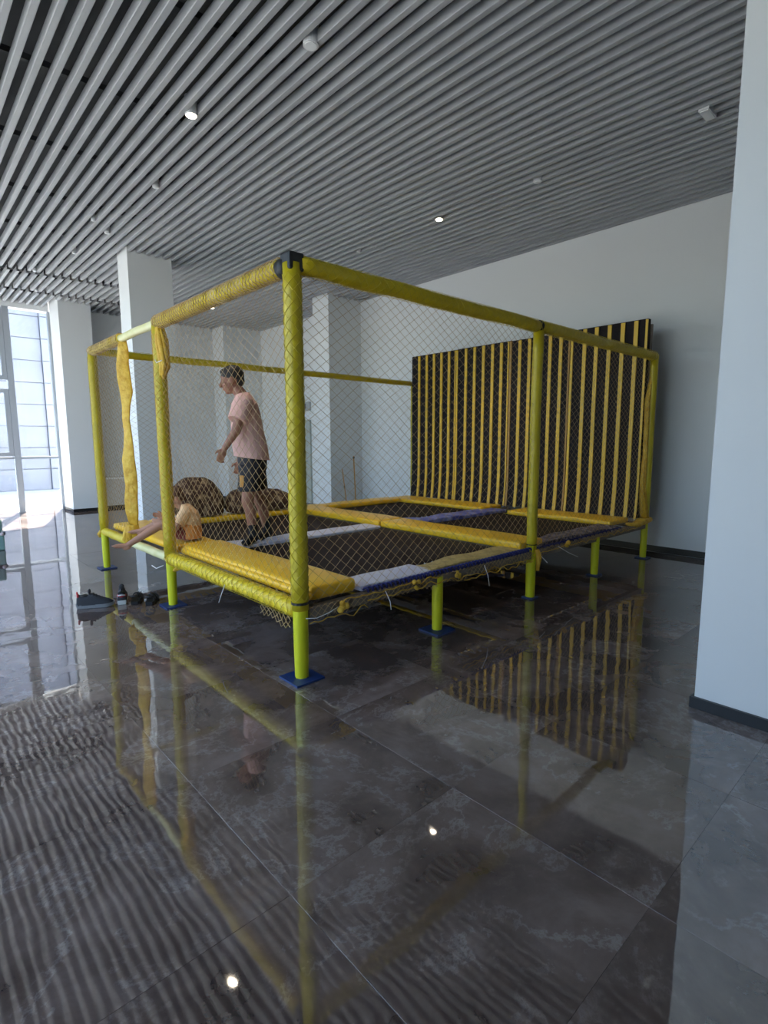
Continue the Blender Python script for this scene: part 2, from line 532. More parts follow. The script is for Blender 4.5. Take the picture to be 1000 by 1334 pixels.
wallbox('wall_left_unseen', X0-.12, X0+.06, Y0, 0.8, -.01, ZT)  # unseen solid stretch, added to hold window light off the near right ceiling

# outside: paving and the neighbouring panelled facade
m = MB(); m.box(-6, 30, 13.5, 60, -.35, -.05); struct(m.build('ground', MT['paving']), 'pale paving outside the far window')
m = MB(); m.box(-40, X0-.35, -40, 13.5, -.35, -.06)
struct(m.build('ground', MT['asphalt']), 'unseen grey ground outside the left windows, kept dark to cut bounce light')
bld = empty('building', (.75, 19.8, 0))
tag(bld, 'pale lavender panel-clad building outside the far window', 'building')
m = MB(); m.box(-9, 3.05, .02, 3, -.3, 7.2); m.box(3.05, 7.2, -.08, 3, -.3, 7.2)
m.build('wall_core', MT['facade_back'], bld)
PH = .66
for j in range(11):
    z0 = -.05+j*PH
    for i in range(3):
        a = -9+i*4.0
        m = MB(); m.box(a+.01, a+3.99+(.05 if i == 2 else 0), -.02, .025, z0+.012, z0+PH-.012); m.build('facade_panel', MT['facade'], bld)
    m = MB(); m.box(3.05, 7.2, -.12, -.075, z0+.012, z0+PH-.012); m.build('facade_panel', MT['facade'], bld)

# door, thermostat, cabinet, poles
d = empty('door_1', (X1, 11.2, 0)); struct(d, 'grey-green door in the right wall behind the net')
m = MB(); m.box(-.03, -.001, -.72, .1, 0.01, 1.88); m.build('door_leaf', MT['door'], d)
m = MB(); m.box(-.045, -.001, -.77, -.72, 0.01, 1.93); m.box(-.045, -.001, .1, .15, 0.01, 1.93); m.box(-.045, -.001, -.72, .1, 1.88, 1.93); m.build('door_frame', MT['door'], d)
m = MB(); m.tube([(-.03, -.64, .98), (-.08, -.64, .98), (-.08, -.54, .98)], .01, 8); m.build('door_handle', MT['frame_al'], d)
s = empty('wall_switch', (X1-.002, 10.56, 2.24))
tag(s, 'small grey control box on the white wall above the grey door', 'switch')
link('case', rbox(-.04, 0, -.14, .14, -.10, .10, .01, 2), MT['switch'], s)
m = MB(); m.box(-.045, -.039, 0.02, .12, -.06, .06); m.build('screen', MT['screen'], s)

c = empty('cabinet', (3.93, 12.9, 0))
tag(c, 'low beige cabinet with a white top against the far wall', 'cabinet')
m = MB(); m.box(-.55, .95, -.22, .2, .06, .64); m.build('body', MT['cab'], c)
m = MB(); m.box(-.57, .97, -.25, .2, .64, .67); m.build('countertop', MT['cabtop'], c)
m = MB(); m.box(-.53, .93, -.20, .18, .0, .06); m.build('plinth', MT['skirt'], c)
for k in range(3):
    m = MB(); m.box(-.54+k*.5, -.06+k*.5, -.238, -.22, .08, .62); dd = m.build('door', MT['cab'], c)
    m = MB(); m.box(-.12+k*.5, -.10+k*.5, -.255, -.238, .3, .42); m.build('handle', MT['frame_al'], dd)

for (x, y, hgt, lean, rad, lb) in [(7.0, 8.50, 1.14, (.03, .10), .012, 'orange wooden pole leaning in the corner beside the right wall'),
                                 (6.72, 8.42, .88, (.02, .19), .009, 'thin short wooden stick with a dark knot leaning on the pillar')]:
    t = empty('wooden_pole', (x, y, 0)); tag(t, lb, 'pole', None)
    top_ = (lean[0], lean[1], hgt)
    m = MB(); m.tube([(0, 0, .0), (lean[0]/2, lean[1]/2, hgt/2), top_], rad, 8); m.build('shaft', MT['wood'], t, True)
    q = .97 if rad > .01 else .6
    m = MB(); m.ball((lean[0]*q, lean[1]*q, hgt*q), rad*1.9, 10, 6); m.build('knob', MT['black'], t, True)

gb = empty('plastic_bin', (0.93, 8.86, 0))
tag(gb, 'pale green plastic bin cut off by the left edge of the photo', 'bin')
link('body', rbox(-.14, .14, -.12, .12, 0, .20, .02, 2), MT['green'], gb)
link('rim', rbox(-.155, .155, -.135, .135, .20, .25, .015, 2), MT['screen'], gb)
link('lid', rbox(-.13, .13, -.11, .11, .25, .42, .03, 2), MT['green'], gb)
m = MB(); m.ball((.11, -.14, .225), .025, 10, 6); m.build('clasp', MT['pinkdot'], gb, True)

# ------------------------------------------------------------------ downlights
def downlight(x, y, r, lit, label, square=False, drop=0.0, group=None):
    x = min(xs, key=lambda q: abs(q+PITCH_S/2-x))+PITCH_S/2 if r < .04 else x
    e_ = empty('downlight', (x, y, ZC)); tag(e_, label, 'ceiling light', group)
    m = MB()
    if square:
        m.box(-.10, .10, -.04, .04, -.02, .10)
        m.build('housing', MT['lamphouse'], e_)
        m = MB(); m.box(-.09, .09, -.033, .033, -.024, -.02); m.build('lens', MT['lampoff'], e_)
        return e_
    m.tube([(0, 0, .14), (0, 0, -.010-drop)], r, 20); m.build('housing', MT['lamphouse'], e_, False)
    m = MB(); m.tube([(0, 0, -.010-drop), (0, 0, -.014-drop)], r*.78, 20); m.build('lens', MT['lamp' if lit else 'lampoff'], e_)
    if lit:
        ld = bpy.data.lights.new('lamp_light', 'SPOT'); ld.energy = 70; ld.spot_size = R(80); ld.spot_blend = .6
        ld.color = (1, .85, .66); ld.shadow_soft_size = .03
        lo = bpy.data.objects.new('lamp_light', ld); COL.objects.link(lo); lo.parent = e_; lo.location = (0, 0, -.03-drop)
    return e_
downlight(2.17, 4.78, .05, True, 'lit warm downlight above the near end of the trampoline, the brightest in the ceiling')
downlight(5.37, 4.83, .05, True, 'lit warm downlight above the black and yellow wall pad')
downlight(2.45, 3.42, .055, False, 'unlit round white downlight nearest the top of the photo')
downlight(5.41, 3.46, .045, False, 'unlit small downlight to the right of the lit one over the wall pad')
downlight(5.40, 1.82, .05, False, 'unlit rectangular white ceiling fixture beside the right pillar', square=True)
downlight(2.39, 6.32, .035, False, 'small unlit downlight above the trampoline entrance side')
downlight(2.39, 8.08, .035, False, 'small unlit downlight just before the white pillar, larger of two close ones')
downlight(2.12, 7.75, .025, False, 'tiny white fitting beside the small unlit downlight near the white pillar')
downlight(2.34, 9.24, .03, False, 'small unlit downlight left of the white pillar top')
downlight(5.35, 6.41, .03, False, 'small unlit downlight above the far top rail of the trampoline')
downlight(5.27, 11.04, .045, True, 'lit downlight far back, seen through the net near the far wall')
downlight(2.07, 10.60, .03, False, 'small unlit downlight at the first joint line of the ceiling slats')
downlight(2.26, 11.94, .03, False, 'small unlit downlight at the second joint line of the ceiling slats')

# ------------------------------------------------------------------ trampoline
AX, AY = 1.7616, 2.6801
LX, LY, HT = 5.02, 3.985, 2.43
BY, CY = 2.03, 2.97          # entrance between post B and the gathered strap
T = empty('trampoline', (AX, AY, 0))
tag(T, 'large yellow netted trampoline enclosure on legs in the middle of the hall', 'trampoline')
ZD = 0.47

def wobble(pts, amp, seed=0):
    return [Vector(p)+Vector((noise.noise(Vector(p)*3+Vector((seed, 0, 0))), noise.noise(Vector(p)*3+Vector((0, seed, 5))), noise.noise(Vector(p)*3+Vector((9, 0, seed)))))*amp for p in pts]
def line(a, b, n):
    a, b = Vector(a), Vector(b)
    return [a.lerp(b, i/n) for i in range(n+1)]

def post(x, y, r=.052, top=HT, bottom=.44, taper=1.0, mt='post'):
    m = MB()
    p = line((x, y, bottom), (x, y, top), 12)
    rs = [r*(1+.03*noise.noise(q*4)) for q in p]
    m.tube(wobble(p, .006, x), rs, 16)
    return m.build('post', MT[mt], T, True)
def leg(x, y, top=.42, r=.042, blue=True, plate=.085):
    m = MB()
    n = 8
    vs = []
    zs = [.012, top*.5, top]
    m.tube([(x, y, z) for z in zs], [r*.92, r*1.0, r*1.02], n)
    o = m.build('leg', MT['leg'], T)
    smooth_angle(o, 50)
    m = MB(); m.box(x-plate, x+plate, y-plate, y+plate, 0.001, .013); m.build('foot_plate', MT['plate'], o)
    return o
legs = [(0, 0, .44, .046, .10), (1.238, 0, .43, .042, .10), (2.519, 0, .50, .046, .055), (3.7635, 0, .42, .043, .06), (LX, 0, .5, .042, .07),
        (0, BY, .44, .043, .09), (0, LY, .44, .04, .085), (1.24, LY, .42, .04, .08), (2.52, LY, .42, .04, .08), (3.76, LY, .42, .04, .08), (LX, LY, .42, .04, .08),
        (1.24, 2.0, .40, .04, .08), (3.76, 2.0, .40, .04, .08), (LX, 2.0, .42, .04, .08)]
for x, y, t_, r_, pl in legs: leg(x, y, t_, r_, plate=pl)
post(0, 0, .052); post(0, BY, .05); post(0, LY, .045); post(2.519, 0, .047, top=HT-.04, bottom=.42); post(LX, 0, .045); post(LX, LY, .04)

def rail(a, b, r=.05, mt='rail', n=24, nm='top_rail', amp=.008, lump=.10):
    m = MB()
    p = line(a, b, n)
    m.tube(wobble(p, amp, 3), [r*(1+lump*noise.noise(q*7)) for q in p], 14)
    return m.build(nm, MT[mt], T, True)
rail((.04, 0, HT), (2.5, 0, HT+.0), .05); rail((2.54, 0, HT), (LX, 0, HT-.01), .048)
rail((0, .04, HT), (0, BY, HT), .05)
rail((0, BY, HT), (0, CY, HT), .036, 'barerail', lump=.02)
rail((0, CY, HT), (0, LY, HT), .045)
rail((0, LY, HT), (LX, LY, HT-.02), .038, n=30)
rail((LX, .05, HT-.02), (LX, LY, HT-.02), .036)
# black corner fitting at the near top corner
cf = link('corner_bracket', rbox(-.045, .055, -.045, .055, HT-.045, HT+.055, .012, 2), MT['black'], T)
m = MB(); m.tube([(0, .03, HT-.01), (0, .10, HT-.01)], .056, 14); m.build('corner_band', MT['black'], T, True)

# base frame: padded tube along the open left side, dark beam elsewhere
rail((0, .03, .435), (0, BY-.03, .435), .052, 'brightrail', nm='base_rail', n=30, lump=.08)
rail((0, BY, .43), (0, CY+.15, .43), .04, 'barerail', nm='base_rail', lump=.02)
rail((0, CY+.15, .43), (0, LY, .43), .045, 'rail', nm='base_rail', lump=.15)
for (x0, x1, y0, y1) in [(.05, LX, -.025, .035), (.05, LX, LY-.03, LY+.03), (LX-.03, LX+.03, 0, LY), (.06, .11, 0, LY), (2.45, 2.52, .04, LY-.03), (.11, LX-.03, 1.98, 2.04)]:
    m = MB(); m.box(x0, x1, y0, y1, .375, .44); m.build('base_beam', MT['beam'], T)

# jumping mats
for (x0, x1, y0, y1) in [(.46, 2.36, .30, 1.86), (.46, 2.36, 2.20, 3.62), (2.78, 4.40, .30, 1.86), (2.78, 4.40, 2.20, 3.62)]:
    m = MB()
    nx, ny = 16, 16
    vs = []
    for i in range(nx+1):
        for j in range(ny+1):
            u, v = i/nx, j/ny
            z = .452-.03*math.sin(PI*u)*math.sin(PI*v)
            vs.append((x0+(x1-x0)*u, y0+(y1-y0)*v, z))
    m.add(vs, [(i*(ny+1)+j, (i+1)*(ny+1)+j, (i+1)*(ny+1)+j+1, i*(ny+1)+j+1) for i in range(nx) for j in range(ny)])
    o = m.build('jumping_mat', MT['jump'], T, True)
    sd = o.modifiers.new('Solid', 'SOLIDIFY'); sd.thickness = .006
    # springs round the mat
    m = MB()
    for k in range(int((x1-x0)/.09)):
        xx = x0+.05+k*.09
        for ya, yb in ((y0, y0-.12), (y1, y1+.11)):
            m.tube([(xx, ya, .449), (xx, yb, .438)], .007, 5)
    m.build('springs', MT['frame_al'], o)['kind'] = 'stuff'

# golden pads
def pad(x0, x1, y0, y1, z0, z1, nm='edge_pad', mt='pad', bev=.02, j=.012, rx=0.0, ry=0.0):
    cx, cy = (x0+x1)/2, (y0+y1)/2
    me = rbox(x0-cx, x1-cx, y0-cy, y1-cy, z0, z1, bev, 3, 14, j)
    o = link(nm, me, MT[mt], T, True)
    o.location = (cx, cy, 0)
    o.rotation_euler = (rx, ry, 0)
    return o
pad(.10, .47, .03, 2.0, .455, .545, bev=.03)
pad(.075, .135, .03, 2.0, .46, .520, nm='pad_edge_roll', bev=.025)
pad(.07, .46, 2.06, 3.93, .455, .53, bev=.03)
pad(2.40, 2.78, .04, 1.94, .45, .525); pad(2.40, 2.80, 1.97, 3.62, .45, .525)
pad(.47, 2.5, 3.60, 3.93, .45, .52); pad(2.52, 4.36, 3.60, 3.93, .45, .52)
pad(4.36, 4.84, .12, 1.55, .45, .51); pad(4.36, 4.84, 1.98, 3.93, .45, .51)

# spring covers between the mats and along the near edge
pad(.49, 2.38, 1.90, 2.18, .445, .475, 'spring_cover', 'whitecov', .01, .02)
pad(2.79, 4.60, 1.72, 2.05, .445, .49, 'spring_cover', 'bluecov', .01, .03)
pad(.50, 1.22, .02, .29, .445, .48, 'spring_cover', 'whitecov', .01, .015)
pad(1.18, 2.42, .02, .27, .445, .475, 'spring_cover', 'tancov', .01, .04)
pad(2.55, 4.36, .02, .28, .445, .475, 'spring_cover', 'darkcov', .01, .04)

# blue lacing rope wound round the near edge
m = MB()
pts = []
for i in range(420):
    x = .50+i*(1.98/420)
    a = i*2*PI/9.0
    pts.append((x, -.012+.016*math.cos(a), .462+.016*math.sin(a)))
m.tube(pts, .008, 5)
for x, a in ((.5, 0),): pass
m.build('lacing_rope', MT['bluerope'], T, True)
m = MB()
pts = [(2.56+i*.03, -.015+.012*math.cos(i*2.1), .455+.014*math.sin(i*2.1)-.0*i) for i in range(60)]
m.tube(pts, .007, 5); m.build('lacing_rope', MT['bluerope'], T, True)

# nets: knotted diamonds, cord as 3-sided tubes
def net(o3, du, length, z0, z1, cw, r=.0014, sag=.012, name='side_net', mt='net', drop=None, seed=0, ch=(.075, .060), rag=0.0):
    """o3: start point, du: unit direction; diamonds cw wide; ch: cell height low/high"""
    m = MB()
    nu = int(length/cw*2)
    cwh = length/nu
    zs = [z0]
    while zs[-1] < z1-.015:
        f = (zs[-1]-z0)/(z1-z0)
        zs.append(zs[-1]+(ch[0]*(1-f)+ch[1]*f)/2)
    k = (z1-z0)/(zs[-1]-z0)
    zs = [z0+(z-z0)*k for z in zs]
    nrm = Vector((-du[1], du[0], 0))
    def P(i, j):
        p = Vector(o3)+Vector(du)*(i*cwh); p.z = zs[j]
        e = math.sin(PI*j/(len(zs)-1))
        q = Vector((i*cwh*1.4+seed, j*.11, seed))
        p += nrm*(noise.noise(q)*sag*2)*e
        p += Vector(du)*noise.noise(q*1.7+Vector((5, 5, 5)))*.016*e
        p.z += noise.noise(q*1.3+Vector((9, 1, 5)))*.018*e
        if rag and j < 3: p.z += rag*noise.noise(Vector((i*cwh*6, 0, seed)))
        return p
    n = 3
    nz = len(zs)
    def strand(seq):
        if len(seq) < 2: return
        m.tube(seq, r, n, cap=False)
    for s0 in range(0, nu+nz, 2):
        # up-right and up-left strands in zigzag columns
        for d in (1, -1):
            seq = []
            for j in range(nz):
                i = (s0-nz+j) if d == 1 else (s0-j)
                if 0 <= i <= nu: seq.append(P(i, j))
            strand(seq)
    o = m.build(name, MT[mt], T)
    return o
X_, Y_ = (1, 0, 0), (0, 1, 0)
net((.05, 0, 0), X_, LX-.09, .47, HT-.045, .088, r=.0013, seed=1)
net((0, .05, 0), Y_, BY-.09, .47, HT-.045, .085, r=.0013, seed=2)
net((0, CY+.05, 0), Y_, LY-CY-.1, .47, HT-.045, .085, seed=3)
net((.05, LY, 0), X_, LX-.1, .47, HT-.05, .088, r=.0012, seed=4)

# net wrapped round the near post and along the rails
def wrap(a, b, R0, turns, n=6, r=.0018, nm='net_wrap', mt='netwrap'):
    a, b = Vector(a), Vector(b)
    t = (b-a).normalized()
    u = t.cross(Vector((0, 0, 1)))
    if u.length < .1: u = t.cross(Vector((1, 0, 0)))
    u.normalize(); v = t.cross(u)
    m = MB()
    steps = int(turns*14)
    for d in (1, -1):
        for k in range(n):
            ph = 2*PI*k/n
            pts = []
            for i in range(steps+1):
                f = i/steps
                an = ph+d*2*PI*turns*f
                rr = R0*(1+.03*noise.noise(Vector((f*9, k, d))))
                pts.append(a.lerp(b, f)+(u*math.cos(an)+v*math.sin(an))*rr)
            m.tube(pts, r, 3, cap=False)
    return m.build(nm, MT[mt], T)
wrap((0, 0, .5), (0, 0, HT-.06), .055, 5)
wrap((0, BY, .5), (0, BY, HT-.06), .054, 6, mt='bunch')
wrap((0, LY, .5), (0, LY, HT-.06), .050, 6)
wrap((.06, 0, HT), (LX, 0, HT-.005), .056, 16, n=5, r=.0014)
wrap((0, .10, HT), (0, BY, HT), .057, 8, n=6, r=.003, mt='net')
wrap((0, CY, HT), (0, LY, HT), .052, 4, n=6, r=.003, mt='net')
wrap((.05, LY, HT), (LX, LY, HT-.02), .043, 18, n=4)
wrap((0, .05, .435), (0, BY, .435), .060, 7, n=4, r=.0022, mt='netwrap')

# gathered net bundles
def bundle(pts, rs, nm='gathered_net', mt='bunch', flat=1.0):
    m = MB()
    n = len(pts)
    for k in range(7):
        a = 2*PI*k/7
        q = []
        for i, p in enumerate(pts):
            rr = rs[i]*.62
            tw = a+i*.35
            q.append(Vector(p)+Vector((math.cos(tw)*rr*flat, math.sin(tw)*rr, 0))+Vector((noise.noise(Vector((k, i*.9, 1)))*.012, noise.noise(Vector((k, i*.9, 7)))*.012, 0)))
        m.tube(q, [r_*.48 for r_ in rs], 7)
    return m.build(nm, MT[mt], T, True)
n_ = 14
pts = [(0, CY+.01*math.sin(i)+.03*(i/n_)-.02, HT+.02-(HT-.60)*i/n_) for i in range(n_+1)]
m = MB()
wd = [.04, .055, .062, .068, .072, .056, .062, .068, .074, .078, .070, .062, .068, .074, .06]
rings = []
for i, p in enumerate(pts):
    ang = .5+.35*math.sin(i*.7)
    a_ = Vector((-math.sin(ang), math.cos(ang), 0))*wd[i]
    b2 = Vector((math.cos(ang), math.sin(ang), 0))*.020
    rings.append((Vector(p)+Vector((.008*math.sin(i*1.9), 0.006*math.sin(i*1.3), 0)), a_, b2))
m.loft(rings)
m.build('gathered_net', MT['bunch'], T, True)
bundle([(0, CY+.01, .62), (-.01, CY+.03, .54), (-.02, CY+.08, .47), (.0, CY+.06, .42)], [.05, .075, .07, .03])
# torn net hanging under the entrance post and along the near edge
bundle([(.0, BY+.0, .44), (.02, BY-.05, .40), (.04, BY-.1, .36), (.02, BY-.03, .32)], [.05, .055, .04, .02])
bundle([(0, BY-.04, HT-.02), (.0, BY-.07, HT-.16), (.02, BY-.05, HT-.36), (.0, BY-.02, HT-.48)], [.03, .05, .045, .02])
bundle([(-.02, LY, .46), (-.03, LY+.05, .40), (-.03, LY+.07, .36)], [.02, .035, .02])
bundle([(LX+.0, .0, HT-.10), (LX-.05, .03, 1.9), (LX-.06, .02, 1.3), (LX-.05, .03, .9), (LX-.02, 0, .50)], [.02, .03, .028, .035, .05])
bundle([(LX-.45, 0, .47), (LX-.28, .0, .44), (LX-.1, -.01, .47), (LX+.06, 0, .48)], [.035, .05, .07, .065], flat=.6)
bundle([(2.53, -.05, .46), (2.56, -.05, .38), (2.57, -.04, .30), (2.555, -.05, .26)], [.02, .03, .02, .012])
net((.05, -.035, 0), X_, 2.45, .37, .45, .05, r=.0018, sag=.02, name='hanging_net', mt='net', seed=8, ch=(.04, .035), rag=.05)
net((2.56, -.035, 0), X_, 2.3, .40, .45, .05, r=.0018, sag=.02, name='hanging_net', mt='net', seed=9, ch=(.035, .03), rag=.03)
net((-.055, .03, 0), Y_, .36, .33, .40, .05, r=.003, sag=.02, name='hanging_net', mt='net', seed=11, ch=(.04, .04), rag=.05)
m = MB()
def festoon(x0, x1, z, amp, seed, y=-.045, r=.0035):
    n = int((x1-x0)/.03)
    m.tube([(x0+(x1-x0)*i/n, y+.01*noise.noise(Vector((i*.4, seed, 0))), z+amp*noise.noise(Vector((i*.33, seed, 3)))) for i in range(n+1)], r, 5)
festoon(.04, .5, .35, .06, 1); festoon(1.3, 2.5, .385, .05, 2); festoon(1.5, 2.48, .36, .05, 4, r=.0045); festoon(2.6, 4.7, .42, .03, 5)
festoon(.5, 1.3, .40, .03, 6, r=.004); festoon(.3, 1.2, .44, .03, 7, r=.004)
m.build('edge_cord', MT['bunch'], T, True)
for k, (x, z) in enumerate([(.28, .41), (.95, .42), (1.42, .43), (3.1, .43)]):
    m = MB()
    for q in range(5):
        m.ball((x+random.uniform(-.03, .03), -.05+random.uniform(-.01, .01), z+random.uniform(-.03, .03)), random.uniform(.012, .024), 8, 5)
    m.build('cord_knot', MT['bunch'], T, True)

# cable ties
def tie(pts, r=.0028):
    m = MB(); m.tube(pts, r, 5); m.build('cable_tie', MT['tie'], T, True)
tie([(.0, -.06, .395), (.07, -.07, .385), (.16, -.075, .40), (.24, -.06, .415)])
tie([(-.055, .88, .43), (-.075, .90, .36), (-.085, .93, .29)])
tie([(.66, -.04, .44), (.68, -.07, .36), (.67, -.09, .31)])
tie([(1.75, -.05, .44), (1.76, -.08, .36), (1.77, -.09, .27)])
tie([(2.56, -.05, .42), (2.60, -.09, .36), (2.63, -.10, .33)], .004)
tie([(2.9, -.05, .44), (3.05, -.08, .36), (3.2, -.10, .30)])
tie([(-.06, BY+.02, .37), (-.1, BY+.08, .34), (-.11, BY+.16, .355)], .004)
tie([(-.04, BY, HT-.30), (-.06, BY-.09, HT-.34), (-.05, BY-.18, HT-.33)], .003)
m = MB(); m.tube([(0, 0, .475), (0, 0, .49)], .055, 14); m.build('post_band', MT['black'], T)
m = MB(); m.tube([(2.519, 0, .50), (2.519, 0, .508)], .049, 14); m.build('post_band', MT['black'], T)
m = MB(); m.tube([(2.52, 0, HT), (2.53, 0, HT)], .053, 14); m.build('rail_band', MT['black'], T)

# wall pads on the right end: four black panels with yellow stripes
panels = [(5.60, 6.60, [6.42, 6.25, 6.09, 5.93, 5.77], 5.62), (4.62, 5.60, [5.43, 5.265, 5.10, 4.935, 4.78], 4.635),
          (3.68, 4.62, [4.47, 4.315, 4.155, 3.997, 3.84], 3.695), (2.735, 3.68, [3.51, 3.355, 3.19, 3.028, 2.87], 2.75)]
ZB, ZTp = .50, 2.845
def bow(z):           # the pads sag inwards at their foot
    f = max(0, (1.0-z)/.5)
    return -.035*f*f
XB = 4.93
def strip(y0, y1, x0, x1, z0, z1, nm, mt, par):
    m = MB()
    zs = [z0, z0+.12, z0+.28, z0+.5, (z0+z1)/2, z1]
    vs = []
    for z in zs:
        d = bow(z)
        vs += [(x0+d, y0, z), (x1+d, y0, z), (x1+d, y1, z), (x0+d, y1, z)]
    fs = []
    for i in range(len(zs)-1):
        a = i*4
        for k in range(4): fs.append((a+k, a+(k+1) % 4, a+4+(k+1) % 4, a+4+k))
    fs += [(3, 2, 1, 0), tuple(len(vs)-4+k for k in range(4))]
    m.add(vs, fs)
    return m.build(nm, MT[mt], par)
for i, (y0, y1, st, edge) in enumerate(panels):
    dz = [0, .004, -.002, .006][i]
    pn = strip(y0-AY+.003, y1-AY-.003, XB, XB+.07, ZB, ZTp+dz, 'wall_pad', 'board', T)
    for y in st:
        strip(y-AY-.024, y-AY+.024, XB-.016, XB-.001, ZB-.01, ZTp+dz-.01, 'stripe', 'stripe', pn)
    if i < 3:
        strip(edge-AY-.030, edge-AY+.004, XB-.014, XB-.001, ZB-.01, ZTp+dz-.01, 'stripe', 'stripe2' if i == 1 else 'stripe', pn)
        strip(edge-AY+.012, edge-AY+.034, XB-.018, XB-.001, ZB-.01, ZTp+dz-.01, 'stripe', 'stripe2' if i == 2 else 'stripe', pn)
    else:
        strip(edge-AY-.014, edge-AY+.012, XB-.014, XB-.001, ZB-.01, ZTp+dz-.01, 'stripe', 'stripe', pn)
for y in (.06, 2.0, 3.9):
    m = MB(); m.box(XB+.075, XB+.105, y-.02, y+.02, .44, ZTp-.05); m.build('pad_support', MT['beam'], T)

# ------------------------------------------------------------------ people
def hand(m, wrist, d, side, palm_n, L=.17, curl=0.5, spread=.018):
    """wrist point, hand direction d, side = towards the thumb, palm_n = direction the fingers curl to"""
    w_, d, s_, p_ = Vector(wrist), Vector(d).normalized(), Vector(side).normalized(), Vector(palm_n).normalized()
    k = L/.18
    rot = Matrix((d, s_, p_)).transposed()
    m.ball(w_+d*.045*k, (.052*k, .040*k, .017*k), 14, 9, rot)
    m.limb(w_-d*.01, w_+d*.03*k, .024*k, .024*k)
    for i, (off, ln) in enumerate([(.028, .072), (.009, .080), (-.010, .074), (-.028, .058)]):
        b = w_+d*.075*k+s_*off*k
        q = [b]
        a = 0
        dd = d.copy()
        for j, fr in enumerate((.45, .32, .23)):
            a = curl*(.5+.5*j)
            dd = (d*math.cos(a*(j*.7+.4))+p_*math.sin(a*(j*.7+.4))).normalized()
            q.append(q[-1]+dd*ln*k*fr*1.05+s_*off*.06)
        m.tube([w_+d*.05*k+s_*off*.8*k]+q, [.0095*k, .0095*k, .0088*k, .0082*k, .0070*k], 8)
        m.ball(q[-1], .0070*k, 8, 5)
    b = w_+d*.022*k+s_*.026*k
    t1 = b+(d*.55+s_*.75+p_*.2).normalized()*.036*k
    t2 = t1+(d*.85+s_*.35+p_*.35).normalized()*.030*k
    m.tube([b, t1, t2], [.013*k, .011*k, .009*k], 8); m.ball(t2, .009*k, 8, 5)

def head(m, c, s, tilt, fwd=Vector((1, 0, 0))):
    """c centre, s scale (1 = adult 0.23 m tall), tilt forward (rad); local frame x forward, y left"""
    rot = Matrix.Rotation(tilt, 3, 'Y')
    def q(x, y, z): return Vector(c)+rot @ Vector((x*s, y*s, z*s))
    m.ball(q(-.012, 0, .03), (.098*s, .078*s, .088*s), 20, 14, rot)
    m.ball(q(.022, 0, -.035), (.066*s, .062*s, .078*s), 16, 10, rot)
    m.ball(q(.050, 0, -.088), (.030*s, .032*s, .024*s), 12, 8, rot)      # chin
    m.ball(q(.072, 0, .022), (.018*s, .046*s, .012*s), 12, 8, rot)       # brow
    m.tube([q(.082, 0, .014), q(.098, 0, -.012), q(.108, 0, -.028)], [.007*s, .011*s, .015*s], 10)  # nose
    m.ball(q(.104, 0, -.030), .0145*s, 10, 7)
    for k in (1, -1):
        m.ball(q(.072, k*.030, .002), .015*s, 10, 7)                      # eyelids
        m.ball(q(.052, k*.042, -.03), (.026*s, .018*s, .022*s), 10, 7, rot)  # cheek
        m.ball(q(-.005, k*.080, -.005), (.020*s, .009*s, .032*s), 12, 8, rot)  # ear
    m.ball(q(.084, 0, -.056), (.012*s, .024*s, .007*s), 10, 7, rot)       # lips
    m.ball(q(.082, 0, -.067), (.012*s, .021*s, .007*s), 10, 7, rot)
    return q, rot

MP = Vector((2.60, 4.74, 0))
nv = Vector((MP.x, MP.y, 0)).normalized()
man = empty('person', MP, math.atan2(nv.x, -nv.y))    # local x = forward (screen left), local y = towards the camera
tag(man, 'person in a pink T-shirt and black shorts standing on the trampoline, facing left', 'person')
ZF = .478
# body: one continuous skin (x forward, y left, z world height)
m = MB()
q, hrot = head(m, (.158, 0, 2.015), 1.05, R(12))
m.limb((.055, 0, 1.86), (.125, 0, 1.955), .060, .056)
m.loft([((.0, 0, 1.22), (.115, 0, 0), (0, .155, 0)), ((.01, 0, 1.33), (.125, 0, 0), (0, .160, 0)), ((.03, 0, 1.50), (.118, 0, 0), (0, .165, 0)),
        ((.045, 0, 1.68), (.118, 0, 0), (0, .185, 0)), ((.05, 0, 1.80), (.095, 0, 0), (0, .170, 0)), ((.06, 0, 1.88), (.05, 0, 0), (0, .08, 0))])
LSh, LEl, LWr = (.055, .205, 1.795), (.125, .255, 1.545), (.235, .235, 1.385)
RSh, REl, RWr = (.055, -.205, 1.795), (.05, -.26, 1.50), (.12, -.25, 1.25)
for sh, el, wr in ((LSh, LEl, LWr), (RSh, REl, RWr)):
    m.limb(sh, el, .058, .043); m.limb(el, wr, .042, .028)
hand(m, (.238, .235, 1.378), (.42, .03, -.9), (.85, .25, .4), (-.5, -.8, -.2), .17, .55)
hand(m, (.122, -.25, 1.245), (.2, 0, -1), (.95, .1, .2), (0, 1, 0), .17, .7)
LHp, LKn, LAn = (.0, .09, 1.20), (.052, .10, .87), (.015, .105, .565)
RHp, RKn, RAn = (-.015, -.09, 1.20), (-.055, -.10, .87), (-.125, -.105, .575)
for hp, kn, an in ((LHp, LKn, LAn), (RHp, RKn, RAn)):
    m.limb(hp, kn, .085, .056)
    kn_, an_ = Vector(kn), Vector(an)
    mid = kn_.lerp(an_, .33)+Vector((-.015, 0, 0))
    m.limb(kn_, mid, .053, .055); m.limb(mid, an_, .055, .036)
    m.limb(an_+Vector((0, 0, -.01)), an_+Vector((-.02, 0, -.05)), .036, .034)
    m.limb(an_+Vector((.0, .01, -.045)), an_+Vector((.055, .11, -.062)), .036, .030)
body = m.build('body', MT['skin'], man); remesh(body, .0055, 3)
